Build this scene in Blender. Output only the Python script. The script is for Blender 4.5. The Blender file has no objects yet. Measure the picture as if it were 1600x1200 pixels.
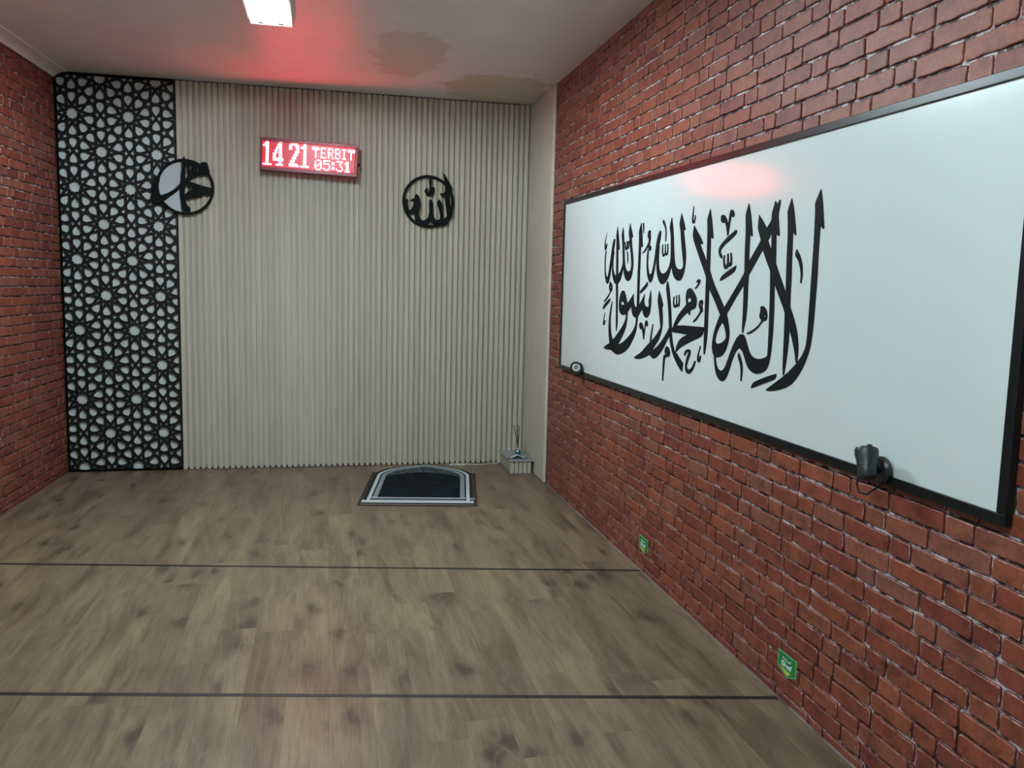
import bpy, bmesh, math, random
from mathutils import Vector, Matrix
from mathutils.geometry import tessellate_polygon
sc = bpy.context.scene
col = sc.collection

# ------------------------------------------------------------------ camera
def cam_axes(yaw, pitch, roll):
    cy, sy, cp, sp = math.cos(yaw), math.sin(yaw), math.cos(pitch), math.sin(pitch)
    f = Vector((sy*cp, cy*cp, sp)); r = Vector((cy, -sy, 0)); u = r.cross(f)
    cr, sr = math.cos(roll), math.sin(roll)
    return cr*r + sr*u, -sr*r + cr*u, f
CR, CU, CF = cam_axes(0.2189, -0.1166, 0.0243)
cd = bpy.data.cameras.new('camera'); cam = bpy.data.objects.new('camera', cd); col.objects.link(cam)
m = Matrix.Identity(4)
for i in range(3):
    m[i][0], m[i][1], m[i][2] = CR[i], CU[i], -CF[i]
m.translation = Vector((0, 0, 1.5))
cam.matrix_world = m
cd.sensor_width = 36.0; cd.lens = 1300/1600*36; cd.clip_start = .05; cd.clip_end = 60
sc.camera = cam

# ------------------------------------------------------------------ world, exposure, lamp strengths
w = bpy.data.worlds.new('world'); sc.world = w; w.use_nodes = True
w.node_tree.nodes['Background'].inputs[0].default_value = (.80, .92, 1.0, 1)
w.node_tree.nodes['Background'].inputs[1].default_value = 0.0
sc.view_settings.view_transform = 'Standard'
sc.view_settings.look = 'None'
sc.view_settings.exposure = 0.0
sc.view_settings.gamma = 1.0
sc.view_settings.use_curve_mapping = False
TUBE, TUBE_FILL = 320.0, 225.0   # fluorescent tubes of the lamp in view and of the unseen fill lamp added overhead
TUBE_COL = (.82, 1.0, 1.04)
LED = 42.0                  # lit pixels of the clock
SCREEN = 1.0

# ------------------------------------------------------------------ room numbers (metres)
XL, XR, YB, ZC = -1.952, 1.642, 6.87, 2.982
LA = -0.0468                # the left wall opens slightly towards the viewer
YF = -1.6                   # wall behind the viewer
def xleft(y): return XL + LA*(YB - y)

# ------------------------------------------------------------------ material helpers
def mat(name, color=(.5,.5,.5), rough=.5, metal=0., spec=.5, emit=None, estr=0., coat=0.):
    M = bpy.data.materials.new(name); M.use_nodes = True
    b = M.node_tree.nodes['Principled BSDF']
    b.inputs['Base Color'].default_value = (*color, 1); b.inputs['Roughness'].default_value = rough
    b.inputs['Metallic'].default_value = metal; b.inputs['Specular IOR Level'].default_value = spec
    b.inputs['Coat Weight'].default_value = coat
    if emit: b.inputs['Emission Color'].default_value = (*emit, 1); b.inputs['Emission Strength'].default_value = estr
    return M
class G:
    """small node-graph helper"""
    def __init__(s, M): s.t = M.node_tree; s.b = s.t.nodes['Principled BSDF']
    def n(s, typ, **kw):
        x = s.t.nodes.new(typ)
        for k, v in kw.items(): setattr(x, k, v)
        return x
    def put(s, sock, v):
        if hasattr(v, 'node'): s.t.links.new(v, sock)
        else: sock.default_value = v
    def math(s, op, a, b=0., c=None):
        x = s.n('ShaderNodeMath', operation=op); s.put(x.inputs[0], a); s.put(x.inputs[1], b)
        if c is not None: s.put(x.inputs[2], c)
        return x.outputs[0]
    def noise(s, vec, scale, detail=3., rough=.5, dist=0.):
        x = s.n('ShaderNodeTexNoise'); s.put(x.inputs['Vector'], vec); x.inputs['Scale'].default_value = scale
        x.inputs['Detail'].default_value = detail; x.inputs['Roughness'].default_value = rough; x.inputs['Distortion'].default_value = dist
        return x.outputs['Fac']
    def ramp(s, fac, stops):
        x = s.n('ShaderNodeValToRGB'); e = x.color_ramp.elements
        while len(e) < len(stops): e.new(.5)
        for q, (p, c) in zip(e, stops): q.position = p; q.color = (*c, 1) if len(c) == 3 else c
        s.put(x.inputs[0], fac); return x.outputs[0]
    def mix(s, fac, a, b, mode='MIX'):
        x = s.n('ShaderNodeMix', data_type='RGBA', blend_type=mode); s.put(x.inputs[0], fac)
        s.put(x.inputs[6], a if hasattr(a, 'node') else (*a, 1)); s.put(x.inputs[7], b if hasattr(b, 'node') else (*b, 1))
        return x.outputs[2]
    def coord(s, which='Object'): return s.n('ShaderNodeTexCoord').outputs[which]
    def sep(s, v): x = s.n('ShaderNodeSeparateXYZ'); s.put(x.inputs[0], v); return x.outputs
    def comb(s, a, b, c):
        x = s.n('ShaderNodeCombineXYZ'); s.put(x.inputs[0], a); s.put(x.inputs[1], b); s.put(x.inputs[2], c); return x.outputs[0]
    def mapping(s, v, scale=(1,1,1), loc=(0,0,0)):
        x = s.n('ShaderNodeMapping'); s.put(x.inputs[0], v); x.inputs['Scale'].default_value = scale; x.inputs['Location'].default_value = loc
        return x.outputs[0]
    def bump(s, h, strength=.3, dist=.01):
        x = s.n('ShaderNodeBump'); s.put(x.inputs['Height'], h); x.inputs['Strength'].default_value = strength; x.inputs['Distance'].default_value = dist
        s.t.links.new(x.outputs[0], s.b.inputs['Normal'])
    def color(s, c): s.put(s.b.inputs['Base Color'], c)
    def rough(s, c): s.put(s.b.inputs['Roughness'], c)

def speckled(name, c0, c1, scale=40, rough=.5, bump=0., spec=.5):
    M = mat(name, c0, rough, spec=spec); g = G(M)
    f = g.noise(g.coord(), scale, 4, .6)
    g.color(g.ramp(f, [(.3, c0), (.7, c1)]))
    if bump: g.bump(f, bump, .004)
    return M

# ------------------------------------------------------------------ mesh helpers
class MB:
    def __init__(s): s.v = []; s.f = []; s.mi = []
    def add(s, vs, fs, mi=0):
        o = len(s.v); s.v += [tuple(p) for p in vs]; s.f += [tuple(i + o for i in f) for f in fs]; s.mi += [mi]*len(fs)
    def box(s, a, b, mi=0):
        (x0,y0,z0),(x1,y1,z1) = a, b
        s.add([(x0,y0,z0),(x1,y0,z0),(x1,y1,z0),(x0,y1,z0),(x0,y0,z1),(x1,y0,z1),(x1,y1,z1),(x0,y1,z1)],
              [(0,3,2,1),(4,5,6,7),(0,1,5,4),(1,2,6,5),(2,3,7,6),(3,0,4,7)], mi)
    def prism(s, pts, fn, h0, h1, holes=(), mi=0):
        """polygon (with holes) in a plane, fn(a,b,h) -> xyz, from h0 to h1"""
        loops = [list(pts)] + [list(h) for h in holes]
        flat = [p for l in loops for p in l]; n = len(flat)
        tris = tessellate_polygon([[Vector((p[0], p[1], 0)) for p in l] for l in loops])
        vs = [fn(p[0], p[1], h0) for p in flat] + [fn(p[0], p[1], h1) for p in flat]
        fs = [tuple(t) for t in tris] + [tuple(i + n for i in reversed(t)) for t in tris]
        o = 0
        for l in loops:
            k = len(l)
            for i in range(k): a, b = o + i, o + (i+1) % k; fs.append((a, b, b + n, a + n))
            o += k
        s.add(vs, fs, mi)
    def tube(s, path, r, seg=10, closed=False, mi=0):
        path = [Vector(p) for p in path]; n = len(path); rr = r if isinstance(r, (list, tuple)) else [r]*n
        vs = []; fs = []; up = None
        for i, p in enumerate(path):
            if closed: d = path[(i+1) % n] - path[i-1]
            else: d = path[min(i+1, n-1)] - path[max(i-1, 0)]
            d.normalize()
            if up is None: up = Vector((0,0,1)) if abs(d.z) < .9 else Vector((1,0,0))
            a = d.cross(up); a.normalize(); b = a.cross(d); up = b
            for k in range(seg):
                t = 2*math.pi*k/seg; vs.append(p + (a*math.cos(t) + b*math.sin(t))*rr[i])
        for i in range(n if closed else n-1):
            j = (i+1) % n
            for k in range(seg):
                q = (k+1) % seg; fs.append((i*seg+k, i*seg+q, j*seg+q, j*seg+k))
        if not closed: fs.append(tuple(range(seg-1, -1, -1))); fs.append(tuple((n-1)*seg + k for k in range(seg)))
        s.add(vs, fs, mi)
    def lathe(s, prof, origin=(0,0,0), axis=(0,0,1), seg=32, mi=0):
        """prof: (radius, height) along axis"""
        ax = Vector(axis).normalized(); u = ax.orthogonal().normalized(); v = ax.cross(u); o = Vector(origin)
        vs = []; fs = []
        for r, h in prof:
            for k in range(seg):
                t = 2*math.pi*k/seg; vs.append(o + ax*h + (u*math.cos(t) + v*math.sin(t))*max(r, 1e-4))
        for i in range(len(prof)-1):
            for k in range(seg):
                q = (k+1) % seg; fs.append((i*seg+k, i*seg+q, (i+1)*seg+q, (i+1)*seg+k))
        fs.append(tuple(range(seg-1, -1, -1))); fs.append(tuple((len(prof)-1)*seg + k for k in range(seg)))
        s.add(vs, fs, mi)
    def build(s, name, mats, parent=None, smooth=False, bevel=0., loc=None):
        me = bpy.data.meshes.new(name); me.from_pydata(s.v, [], s.f)
        for M in (mats if isinstance(mats, (list, tuple)) else [mats]): me.materials.append(M)
        for p, i in zip(me.polygons, s.mi): p.material_index = i
        bm = bmesh.new(); bm.from_mesh(me); bmesh.ops.recalc_face_normals(bm, faces=bm.faces); bm.to_mesh(me); bm.free()
        ob = bpy.data.objects.new(name, me); col.objects.link(ob)
        if smooth:
            for p in me.polygons: p.use_smooth = True
            me.set_sharp_from_angle(angle=math.radians(38))
        if bevel:
            b = ob.modifiers.new('bevel', 'BEVEL'); b.width = bevel; b.segments = 2; b.limit_method = 'ANGLE'
        if parent: ob.parent = parent
        if loc: ob.location = loc
        return ob
def tag(o, label=None, cat=None, group=None, kind=None):
    if label: o['label'] = label
    if cat: o['category'] = cat
    if group: o['group'] = group
    if kind: o['kind'] = kind
    return o
def thing(name, label, cat, loc=(0,0,0), rot=(0,0,0), group=None):
    o = bpy.data.objects.new(name, None); o.empty_display_size = .1; o.location = loc; o.rotation_euler = rot
    col.objects.link(o); return tag(o, label, cat, group)
def structure(o): o['kind'] = 'structure'; return o
def parse(s): return [tuple(float(c)/1000 for c in p.split(',')) for p in s.split()]
def smooth_poly(pts, ang=50):
    """round the gentle corners of a traced outline, keep the sharp ones"""
    n = len(pts); out = []
    for i in range(n):
        p, a, b = Vector(pts[i]), Vector(pts[i-1]), Vector(pts[(i+1) % n])
        d1, d2 = p - a, b - p
        if d1.length < 1e-5 or d2.length < 1e-5: continue
        if d1.angle(d2) < math.radians(ang) and min(d1.length, d2.length) > .0035:
            out += [tuple(p - d1*.25), tuple(p*.75 + (a + b)*.125), tuple(p + d2*.25)]
        else: out.append(tuple(p))
    return out

# ------------------------------------------------------------------ floor
def floor_material():
    M = mat('wood_vinyl', (.2,.16,.11), .38, spec=.45); g = G(M)
    x, y, z = g.sep(g.coord())
    PW, PL = .152, 1.22
    r = g.math('DIVIDE', x, PW); row = g.math('FLOOR', r); fx = g.math('FRACT', r)
    wn = g.n('ShaderNodeTexWhiteNoise', noise_dimensions='1D'); g.put(wn.inputs['W'], row)
    yy = g.math('ADD', g.math('DIVIDE', y, PL), wn.outputs['Value']); cl = g.math('FLOOR', yy); fy = g.math('FRACT', yy)
    wid = g.n('ShaderNodeTexWhiteNoise', noise_dimensions='2D'); g.put(wid.inputs['Vector'], g.comb(row, cl, 0))
    pid = wid.outputs['Value']
    gv = g.comb(g.math('ADD', x, g.math('MULTIPLY', pid, 31.7)), g.math('MULTIPLY', y, .16), g.math('MULTIPLY', pid, 17.3))
    warp = g.noise(gv, 3.2, 3, .5)
    gv2 = g.comb(g.math('ADD', g.math('ADD', x, g.math('MULTIPLY', pid, 31.7)), g.math('MULTIPLY', warp, .12)), g.math('MULTIPLY', y, .055), g.math('MULTIPLY', pid, 17.3))
    fine = g.noise(gv2, 70, 5, .62)
    broad = g.noise(gv, 9, 4, .55, .6)
    base = g.ramp(pid, [(0., (.168,.125,.080)), (.5, (.190,.143,.093)), (1., (.220,.165,.107))])
    c = g.mix(.85, base, g.ramp(broad, [(.28, (.50,.46,.42)), (.48, (.95,.94,.92)), (.70, (1.32,1.32,1.30))]), 'MULTIPLY')
    c = g.mix(.7, c, g.ramp(fine, [(.3, (.62,.58,.54)), (.5, (.96,.95,.94)), (.7, (1.2,1.2,1.2))]), 'MULTIPLY')
    hair = g.noise(g.comb(g.math('ADD', x, g.math('MULTIPLY', pid, 31.7)), g.math('MULTIPLY', y, .035), pid), 260, 3, .6)
    c = g.mix(.45, c, g.ramp(hair, [(.32, (.62,.60,.57)), (.5, (1,1,1)), (.7, (1.22,1.22,1.22))]), 'MULTIPLY')
    # knots: dark ovals stretched along the boards, some boards only
    vo = g.n('ShaderNodeTexVoronoi', feature='F1', voronoi_dimensions='2D'); vo.inputs['Scale'].default_value = 1.0
    wob = g.math('MULTIPLY', g.noise(g.comb(x, y, 0), 9, 3), .5)
    kv = g.comb(g.math('ADD', g.math('MULTIPLY', x, 4.2), wob), g.math('ADD', g.math('MULTIPLY', y, 1.75), g.math('MULTIPLY', pid, 5.)), 0)
    g.put(vo.inputs['Vector'], kv)
    pick = g.math('GREATER_THAN', g.sep(vo.outputs['Color'])[0], .25)
    kn = g.math('MULTIPLY', g.ramp(vo.outputs['Distance'], [(.0, (1,1,1)), (.075, (.85,.85,.85)), (.13, (.35,.35,.35)), (.26, (0,0,0))]), pick)
    kn = g.math('MULTIPLY', kn, g.ramp(g.noise(g.comb(x, g.math('MULTIPLY', y, .4), pid), 22, 4, .6), [(.30, (.35,.35,.35)), (.5, (1,1,1))]))
    c = g.mix(g.math('MULTIPLY', kn, .85), c, (.045,.032,.022))
    # dark smoky patches
    smn = g.math('ADD', g.noise(g.comb(x, g.math('MULTIPLY', y, .22), g.math('MULTIPLY', pid, 9.)), 8.5, 4, .62, .5), g.math('MULTIPLY', g.math('SUBTRACT', fine, .5), .35))
    sm = g.ramp(smn, [(.54, (0,0,0)), (.66, (1,1,1))])
    c = g.mix(g.math('MULTIPLY', sm, .55), c, (.072,.053,.036))
    # pale cathedral streaks
    ring = g.math('FRACT', g.math('MULTIPLY', g.noise(g.comb(g.math('ADD', x, g.math('MULTIPLY', pid, 31.7)), g.math('MULTIPLY', y, .14), g.math('MULTIPLY', pid, 17.3)), 5.5, 2, .4, .3), 9.))
    rl = g.ramp(ring, [(.0, (1,1,1)), (.10, (0,0,0)), (.86, (0,0,0)), (1., (.9,.9,.9))])
    c = g.mix(g.math('MULTIPLY', rl, .22), c, (.30,.245,.175))
    seam = g.math('ADD', g.math('LESS_THAN', fx, .012), g.math('LESS_THAN', fy, .0016))
    seam = g.math('MINIMUM', seam, 1.)
    c = g.mix(g.math('MULTIPLY', seam, .30), c, (.05,.038,.027))
    g.color(c)
    g.rough(g.math('ADD', .30, g.math('MULTIPLY', fine, .16)))
    g.bump(g.math('SUBTRACT', g.math('MULTIPLY', fine, .5), seam), .15, .002)
    return M
mb = MB()
mb.add([(xleft(YF),YF,0),(XR,YF,0),(XR,YB,0),(XL,YB,0),(xleft(YF),YF,-.05),(XR,YF,-.05),(XR,YB,-.05),(XL,YB,-.05)],
       [(0,1,2,3),(7,6,5,4),(0,4,5,1),(1,5,6,2),(2,6,7,3),(3,7,4,0)])
structure(mb.build('floor', floor_material()))

# ------------------------------------------------------------------ ceiling
def ceiling_material():
    M = mat('ceiling_paint', (.62,.62,.60), .42, spec=.4); g = G(M)
    co = g.coord(); x, y, z = g.sep(co)
    n1 = g.noise(co, 2.4, 4, .55); n2 = g.noise(co, 5.5, 5, .6)
    c = g.ramp(n1, [(.3, (.80,.85,.86)), (.7, (.87,.91,.92))])
    def blot(cx, cy, rx, ry, amp):     # water stain with a ragged edge
        dx = g.math('DIVIDE', g.math('SUBTRACT', x, cx), rx); dy = g.math('DIVIDE', g.math('SUBTRACT', y, cy), ry)
        d = g.math('SQRT', g.math('ADD', g.math('MULTIPLY', dx, dx), g.math('MULTIPLY', dy, dy)))
        d = g.math('ADD', d, g.math('MULTIPLY', g.math('SUBTRACT', n2, .5), 1.5))
        return g.math('MULTIPLY', g.ramp(d, [(.86, (1,1,1)), (1.02, (0,0,0))]), amp)
    st = g.math('MAXIMUM', blot(.52, 5.65, .26, .62, .50), blot(1.25, 6.45, .42, .50, .75))
    g.color(g.mix(st, c, (.60,.52,.40)))
    g.bump(g.math('ADD', n1, g.math('MULTIPLY', n2, .5)), .25, .03)
    return M
mb = MB()
mb.add([(xleft(YF),YF,ZC),(XR,YF,ZC),(XR,YB,ZC),(XL,YB,ZC),(xleft(YF),YF,ZC+.05),(XR,YF,ZC+.05),(XR,YB,ZC+.05),(XL,YB,ZC+.05)],
       [(0,1,2,3),(7,6,5,4),(0,4,5,1),(1,5,6,2),(2,6,7,3),(3,7,4,0)])
structure(mb.build('ceiling', ceiling_material()))

# ------------------------------------------------------------------ brick walls
def brick_material():
    M = mat('red_brick', (.3,.06,.04), .48, spec=.4); g = G(M)
    at = g.n('ShaderNodeAttribute', attribute_name='tint'); r, gg, bb = g.sep(at.outputs['Color'])
    co = g.coord(); v = g.n('ShaderNodeVectorMath', operation='ADD'); g.put(v.inputs[0], co); g.put(v.inputs[1], g.comb(g.math('MULTIPLY', r, 20.), 0, g.math('MULTIPLY', gg, 20.)))
    n1 = g.noise(v.outputs[0], 14, 4, .6); n2 = g.noise(v.outputs[0], 75, 5, .65)
    c = g.ramp(r, [(0., (.160,.036,.025)), (.45, (.205,.050,.029)), (.75, (.232,.064,.037)), (1., (.195,.066,.047))])
    c = g.mix(.9, c, g.ramp(n1, [(.28, (.52,.46,.46)), (.48, (1,1,1)), (.72, (1.28,1.34,1.32))]), 'MULTIPLY')
    c = g.mix(.7, c, g.ramp(n2, [(.28, (.50,.46,.46)), (.5, (1,1,1)), (.75, (1.2,1.25,1.28))]), 'MULTIPLY')
    # worn dusty patches and soot blotches printed on the bricks
    dust = g.ramp(g.noise(v.outputs[0], 26, 5, .7), [(.60, (0,0,0)), (.78, (1,1,1))])
    c = g.mix(g.math('MULTIPLY', dust, .45), c, (.34,.19,.17))
    edge_light = g.ramp(g.noise(v.outputs[0], 34, 4, .7), [(.50, (0,0,0)), (.62, (1,1,1))])      # edge highlights painted into the bevel colour, like the paper's printed pale edges
    c = g.mix(g.math('MULTIPLY', g.math('MULTIPLY', edge_light, bb), .70), c, (.46,.33,.31))
    g.color(c); g.bump(g.math('ADD', n2, n1), .35, .004)
    return M
def mortar_material():
    M = mat('mortar', (.4,.36,.35), .7, spec=.3); g = G(M)
    co = g.coord(); n = g.noise(co, 16, 5, .7); n2 = g.noise(co, 130, 3, .6)
    c = g.ramp(n, [(.38, (.022,.013,.015)), (.48, (.11,.080,.082)), (.56, (.55,.49,.51)), (.72, (.80,.77,.80))])
    g.color(g.mix(.5, c, g.ramp(n2, [(.3, (.5,.5,.5)), (.7, (1.2,1.2,1.2))]), 'MULTIPLY'))
    g.bump(n2, .6, .004); return M
BRICK, MORTAR = brick_material(), mortar_material()
def brick_wall(name, fn, length, height, seed, D1):
    """fn(a, z, d) -> xyz; a runs along the wall, d is the distance out of it; the relief is one mesh"""
    rnd = random.Random(seed); mb = MB(); tint = []
    RH, GAP, D0 = .0631, .0098, .0
    na = max(2, int(length/.5))
    # mortar bed
    nz = 6; vs = [fn(length*i/na, height*j/nz, 0.) for j in range(nz+1) for i in range(na+1)]
    fs = [(j*(na+1)+i, j*(na+1)+i+1, (j+1)*(na+1)+i+1, (j+1)*(na+1)+i) for j in range(nz) for i in range(na)]
    mb.add(vs, fs, 1); tint += [(0,0,0)]*len(fs)
    row = 0; z = -.030
    while z < height - .012:
        z0, z1 = z + GAP/2, z + RH - GAP/2
        a = -rnd.uniform(0, .2); k = rnd.randrange(3)
        while a < length:
            L = rnd.uniform(.085, .115) if k % 3 == 2 else rnd.uniform(.175, .235)
            k += 1
            if rnd.random() < .12: k += 1
            a0, a1 = max(0., a + GAP/2), min(length, a + L - GAP/2); a += L
            if a1 - a0 < .02: continue
            zz0, zz1 = max(0., z0 + rnd.uniform(-.0015,.0015)), min(height, z1 + rnd.uniform(-.0015,.0015))
            if zz1 - zz0 < .01: continue
            nb = max(2, int((a1-a0)/.028)); pts = []
            c = .0045
            for i in range(nb+1):
                t = i/nb; pts.append((a0 + c + (a1-a0-2*c)*t, zz0))
            pts.append((a1, zz0 + c)); pts.append((a1, (zz0+zz1)/2)); pts.append((a1, zz1 - c))
            for i in range(nb+1):
                t = 1 - i/nb; pts.append((a0 + c + (a1-a0-2*c)*t, zz1))
            pts.append((a0, zz1 - c)); pts.append((a0, (zz0+zz1)/2)); pts.append((a0, zz0 + c))
            pts = [(min(length, max(0, p + rnd.uniform(-.0013,.0013))), min(height, max(0, q + rnd.uniform(-.0016,.0016)))) for p, q in pts]
            ca, cz = (a0+a1)/2, (zz0+zz1)/2; n = len(pts); d1 = D1 + rnd.uniform(-.0012, .0010)
            def inset(p, q, e): 
                return (p + (e if p < ca else -e)*min(1, abs(p-ca)/max(.001,(a1-a0)/2-.012)) , q + (e if q < cz else -e)*min(1, abs(q-cz)/.018))
            vs = [fn(p, q, D0) for p, q in pts] + [fn(p, q, d1*.78) for p, q in pts]
            vs += [fn(*inset(p, q, .0028), d1) for p, q in pts]
            fs = [(r*n+i, r*n+(i+1) % n, (r+1)*n+(i+1) % n, (r+1)*n+i) for r in range(2) for i in range(n)] + [tuple(2*n+i for i in range(n))]
            mb.add(vs, fs, 0)
            tr, tg = rnd.random(), rnd.random()
            tint += [(tr, tg, 0.)]*n + [(tr, tg, 1.)]*n + [(tr, tg, 0.)]
        z += RH; row += 1
    ob = mb.build(name, [BRICK, MORTAR])
    me = ob.data; at = me.color_attributes.new('tint', 'FLOAT_COLOR', 'CORNER'); li = 0
    for p in me.polygons:
        t = tint[p.index]
        for _ in p.vertices: at.data[li].color = (*t, 1); li += 1
    return structure(ob)
brick_wall('wall_right', lambda a, z, d: (XR + .0090 - d, a - .9, z), YB + .9, ZC, 5, .0090)
ca_, sa_ = 1/math.sqrt(1+LA*LA), LA/math.sqrt(1+LA*LA)
def left_fn(a, z, d):
    y = YB - a*ca_; x = XL - .0125 + a*sa_
    return (x + d*ca_, y + d*sa_, z)
brick_wall('wall_left', left_fn, (YB - 2.6)/ca_, ZC, 11, .0125)
PAINT = speckled('wall_paint', (.60,.59,.55), (.66,.65,.61), 6, .7)
mb = MB(); mb.box((xleft(YF)-.1, YF-.06, 0), (XR+.06, YF, ZC)); structure(mb.build('wall_front', PAINT))
mb = MB(); mb.add([(xleft(2.65)-.01,2.65,0),(xleft(YF)-.01,YF,0),(xleft(YF)-.01,YF,ZC),(xleft(2.65)-.01,2.65,ZC),(xleft(2.65)-.07,2.65,0),(xleft(YF)-.07,YF,0),(xleft(YF)-.07,YF,ZC),(xleft(2.65)-.07,2.65,ZC)],
       [(0,1,2,3),(7,6,5,4),(0,4,5,1),(1,5,6,2),(2,6,7,3),(3,7,4,0)]); structure(mb.build('wall_left_painted', PAINT)).name = 'wall_left_near'
mb = MB(); mb.box((XR+.003, YF, 0), (XR+.06, -.88, ZC)); structure(mb.build('wall_right_near', PAINT))

# cornice along the left wall
CORN = speckled('cornice_plaster', (.74,.76,.75), (.80,.82,.81), 9, .55)
mb = MB(); prof = [(0,0),(.092,0),(.092,-.008),(.070,-.012),(.045,-.020),(.028,-.030),(.014,-.044),(.010,-.052),(0,-.052)]
prof = [(a, b*.9) for a, b in prof]; vs = []
for y in (YB, YF):
    for a, b in prof: vs.append((xleft(y) + a, y, ZC + b))
n = len(prof)
mb.add(vs, [(i, (i+1) % n, n+(i+1) % n, n+i) for i in range(n)] + [tuple(range(n)), tuple(range(2*n-1, n-1, -1))])
structure(mb.build('trim_1', CORN))

# ------------------------------------------------------------------ back wall with vertical fluted cladding
XP = -1.121                                   # right edge of the lattice panel
WPC = mat('cladding_oak', (.47,.42,.31), .45, spec=.4); g = G(WPC)
co = g.coord(); gv = g.mapping(co, (60, 60, 1.5)); nn = g.noise(gv, 1, 4, .55); nb_ = g.noise(g.mapping(co, (9, 9, .25)), 1, 2)
g.color(g.mix(.6, g.ramp(nn, [(.3, (.52,.485,.395)), (.7, (.60,.565,.465))]), g.ramp(nb_, [(.3, (.9,.9,.9)), (.7, (1.1,1.1,1.1))]), 'MULTIPLY'))
DARK = mat('dark_gap', (.012,.012,.012), .8)
mb = MB(); mb.box((XL-.06, YB+.012, 0), (XR+.06, YB+.08, ZC)); structure(mb.build('wall_back', speckled('back_plaster', (.10,.10,.10), (.13,.13,.13), 8, .8)))
PITCH = .0443
def cladding():
    mb = MB(); x = XP + .004; prof = []
    xe = XR - .014
    while x < xe:
        for dx, d in ((0, .0), (.0012, .0185), (.0026, .0200), (.0292, .0200), (.0306, .0185), (.0316, .0)):
            if x + dx < xe: prof.append((x + dx, d))
        x += PITCH
    prof.append((xe, .0))
    zt = ZC - .008; vs = []
    for px, d in prof:
        zb = .004 if d > .009 else .018
        vs += [(px, YB - d, zb), (px, YB - d, zt)]
    fs = [(2*i, 2*i+2, 2*i+3, 2*i+1) for i in range(len(prof)-1)]
    mb.add(vs, fs)
    # back face and rib ends give it thickness
    n = len(prof); vs2 = []
    for px, d in prof: vs2 += [(px, YB + .006, .016), (px, YB + .006, zt)]
    mb.add(vs2, [(2*i, 2*i+1, 2*i+3, 2*i+2) for i in range(n-1)])
    mb.v += []; 
    for i in range(n-1):
        a = 2*i; b = 2*i+2; o = 2*n
        mb.f += [(a+1, b+1, o+b+1, o+a+1), (a, o+a, o+b, b)]; mb.mi += [0, 0]
    return mb.build('trim_2', WPC)
structure(cladding())
# flat return panel at the right end of the cladding, with its thin front edge strip
mb = MB(); mb.box((XR - .014, 6.125, .002), (XR + .002, YB - .0005, ZC - .003)); structure(mb.build('trim_3', speckled('return_panel', (.50,.47,.385), (.55,.515,.425), 5, .45)))
mb = MB(); mb.box((XR - .017, 6.110, .002), (XR + .002, 6.1255, ZC - .003)); structure(mb.build('trim_4', speckled('edge_strip', (.66,.63,.53), (.70,.67,.57), 8, .4), bevel=.002))
# pale wallpaper hem where the brick paper meets the floor
mb = MB(); mb.box((XR - .0085, -.9, 0), (XR - .0005, 6.108, .0035)); structure(mb.build('trim_5', speckled('paper_hem', (.12,.07,.06), (.32,.27,.25), 9, .7)))

# ------------------------------------------------------------------ lattice panel (ten-fold star screen)
BLACK = mat('black_board', (.006,.007,.008), .5, spec=.3)
BACKING = speckled('white_backing', (.60,.65,.64), (.66,.71,.70), 5, .5)
def clip_half(poly, nx, ny, c):
    """keep nx*x+ny*y <= c"""
    out = []
    for i in range(len(poly)):
        p, q = poly[i], poly[(i+1) % len(poly)]; a, b = nx*p[0]+ny*p[1]-c, nx*q[0]+ny*q[1]-c
        if a <= 0: out.append(p)
        if (a < 0 < b) or (b < 0 < a):
            t = a/(a-b); out.append((p[0]+(q[0]-p[0])*t, p[1]+(q[1]-p[1])*t))
    return out
def inset_convex(poly, d):
    cx = sum(p[0] for p in poly)/len(poly); cy = sum(p[1] for p in poly)/len(poly); out = list(poly)
    for i in range(len(poly)):
        p, q = poly[i], poly[(i+1) % len(poly)]; ex, ey = q[0]-p[0], q[1]-p[1]; l = math.hypot(ex, ey); nx, ny = ey/l, -ex/l
        if nx*(cx-p[0]) + ny*(cy-p[1]) > 0: nx, ny = -nx, -ny
        out = clip_half(out, nx, ny, nx*p[0]+ny*p[1]-d)
    return out
def chop(poly, f):
    out = []
    n = len(poly)
    for i in range(n):
        p, a, b = poly[i], poly[i-1], poly[(i+1) % n]
        la_ = math.hypot(p[0]-a[0], p[1]-a[1]); lb_ = math.hypot(b[0]-p[0], b[1]-p[1])
        if min(la_, lb_) < 1e-6: continue
        ra, rb = min(f, .35*la_)/la_, min(f, .35*lb_)/lb_
        out += [(p[0]+(a[0]-p[0])*ra, p[1]+(a[1]-p[1])*ra), (p[0]+(b[0]-p[0])*rb, p[1]+(b[1]-p[1])*rb)]
    return out
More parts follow.
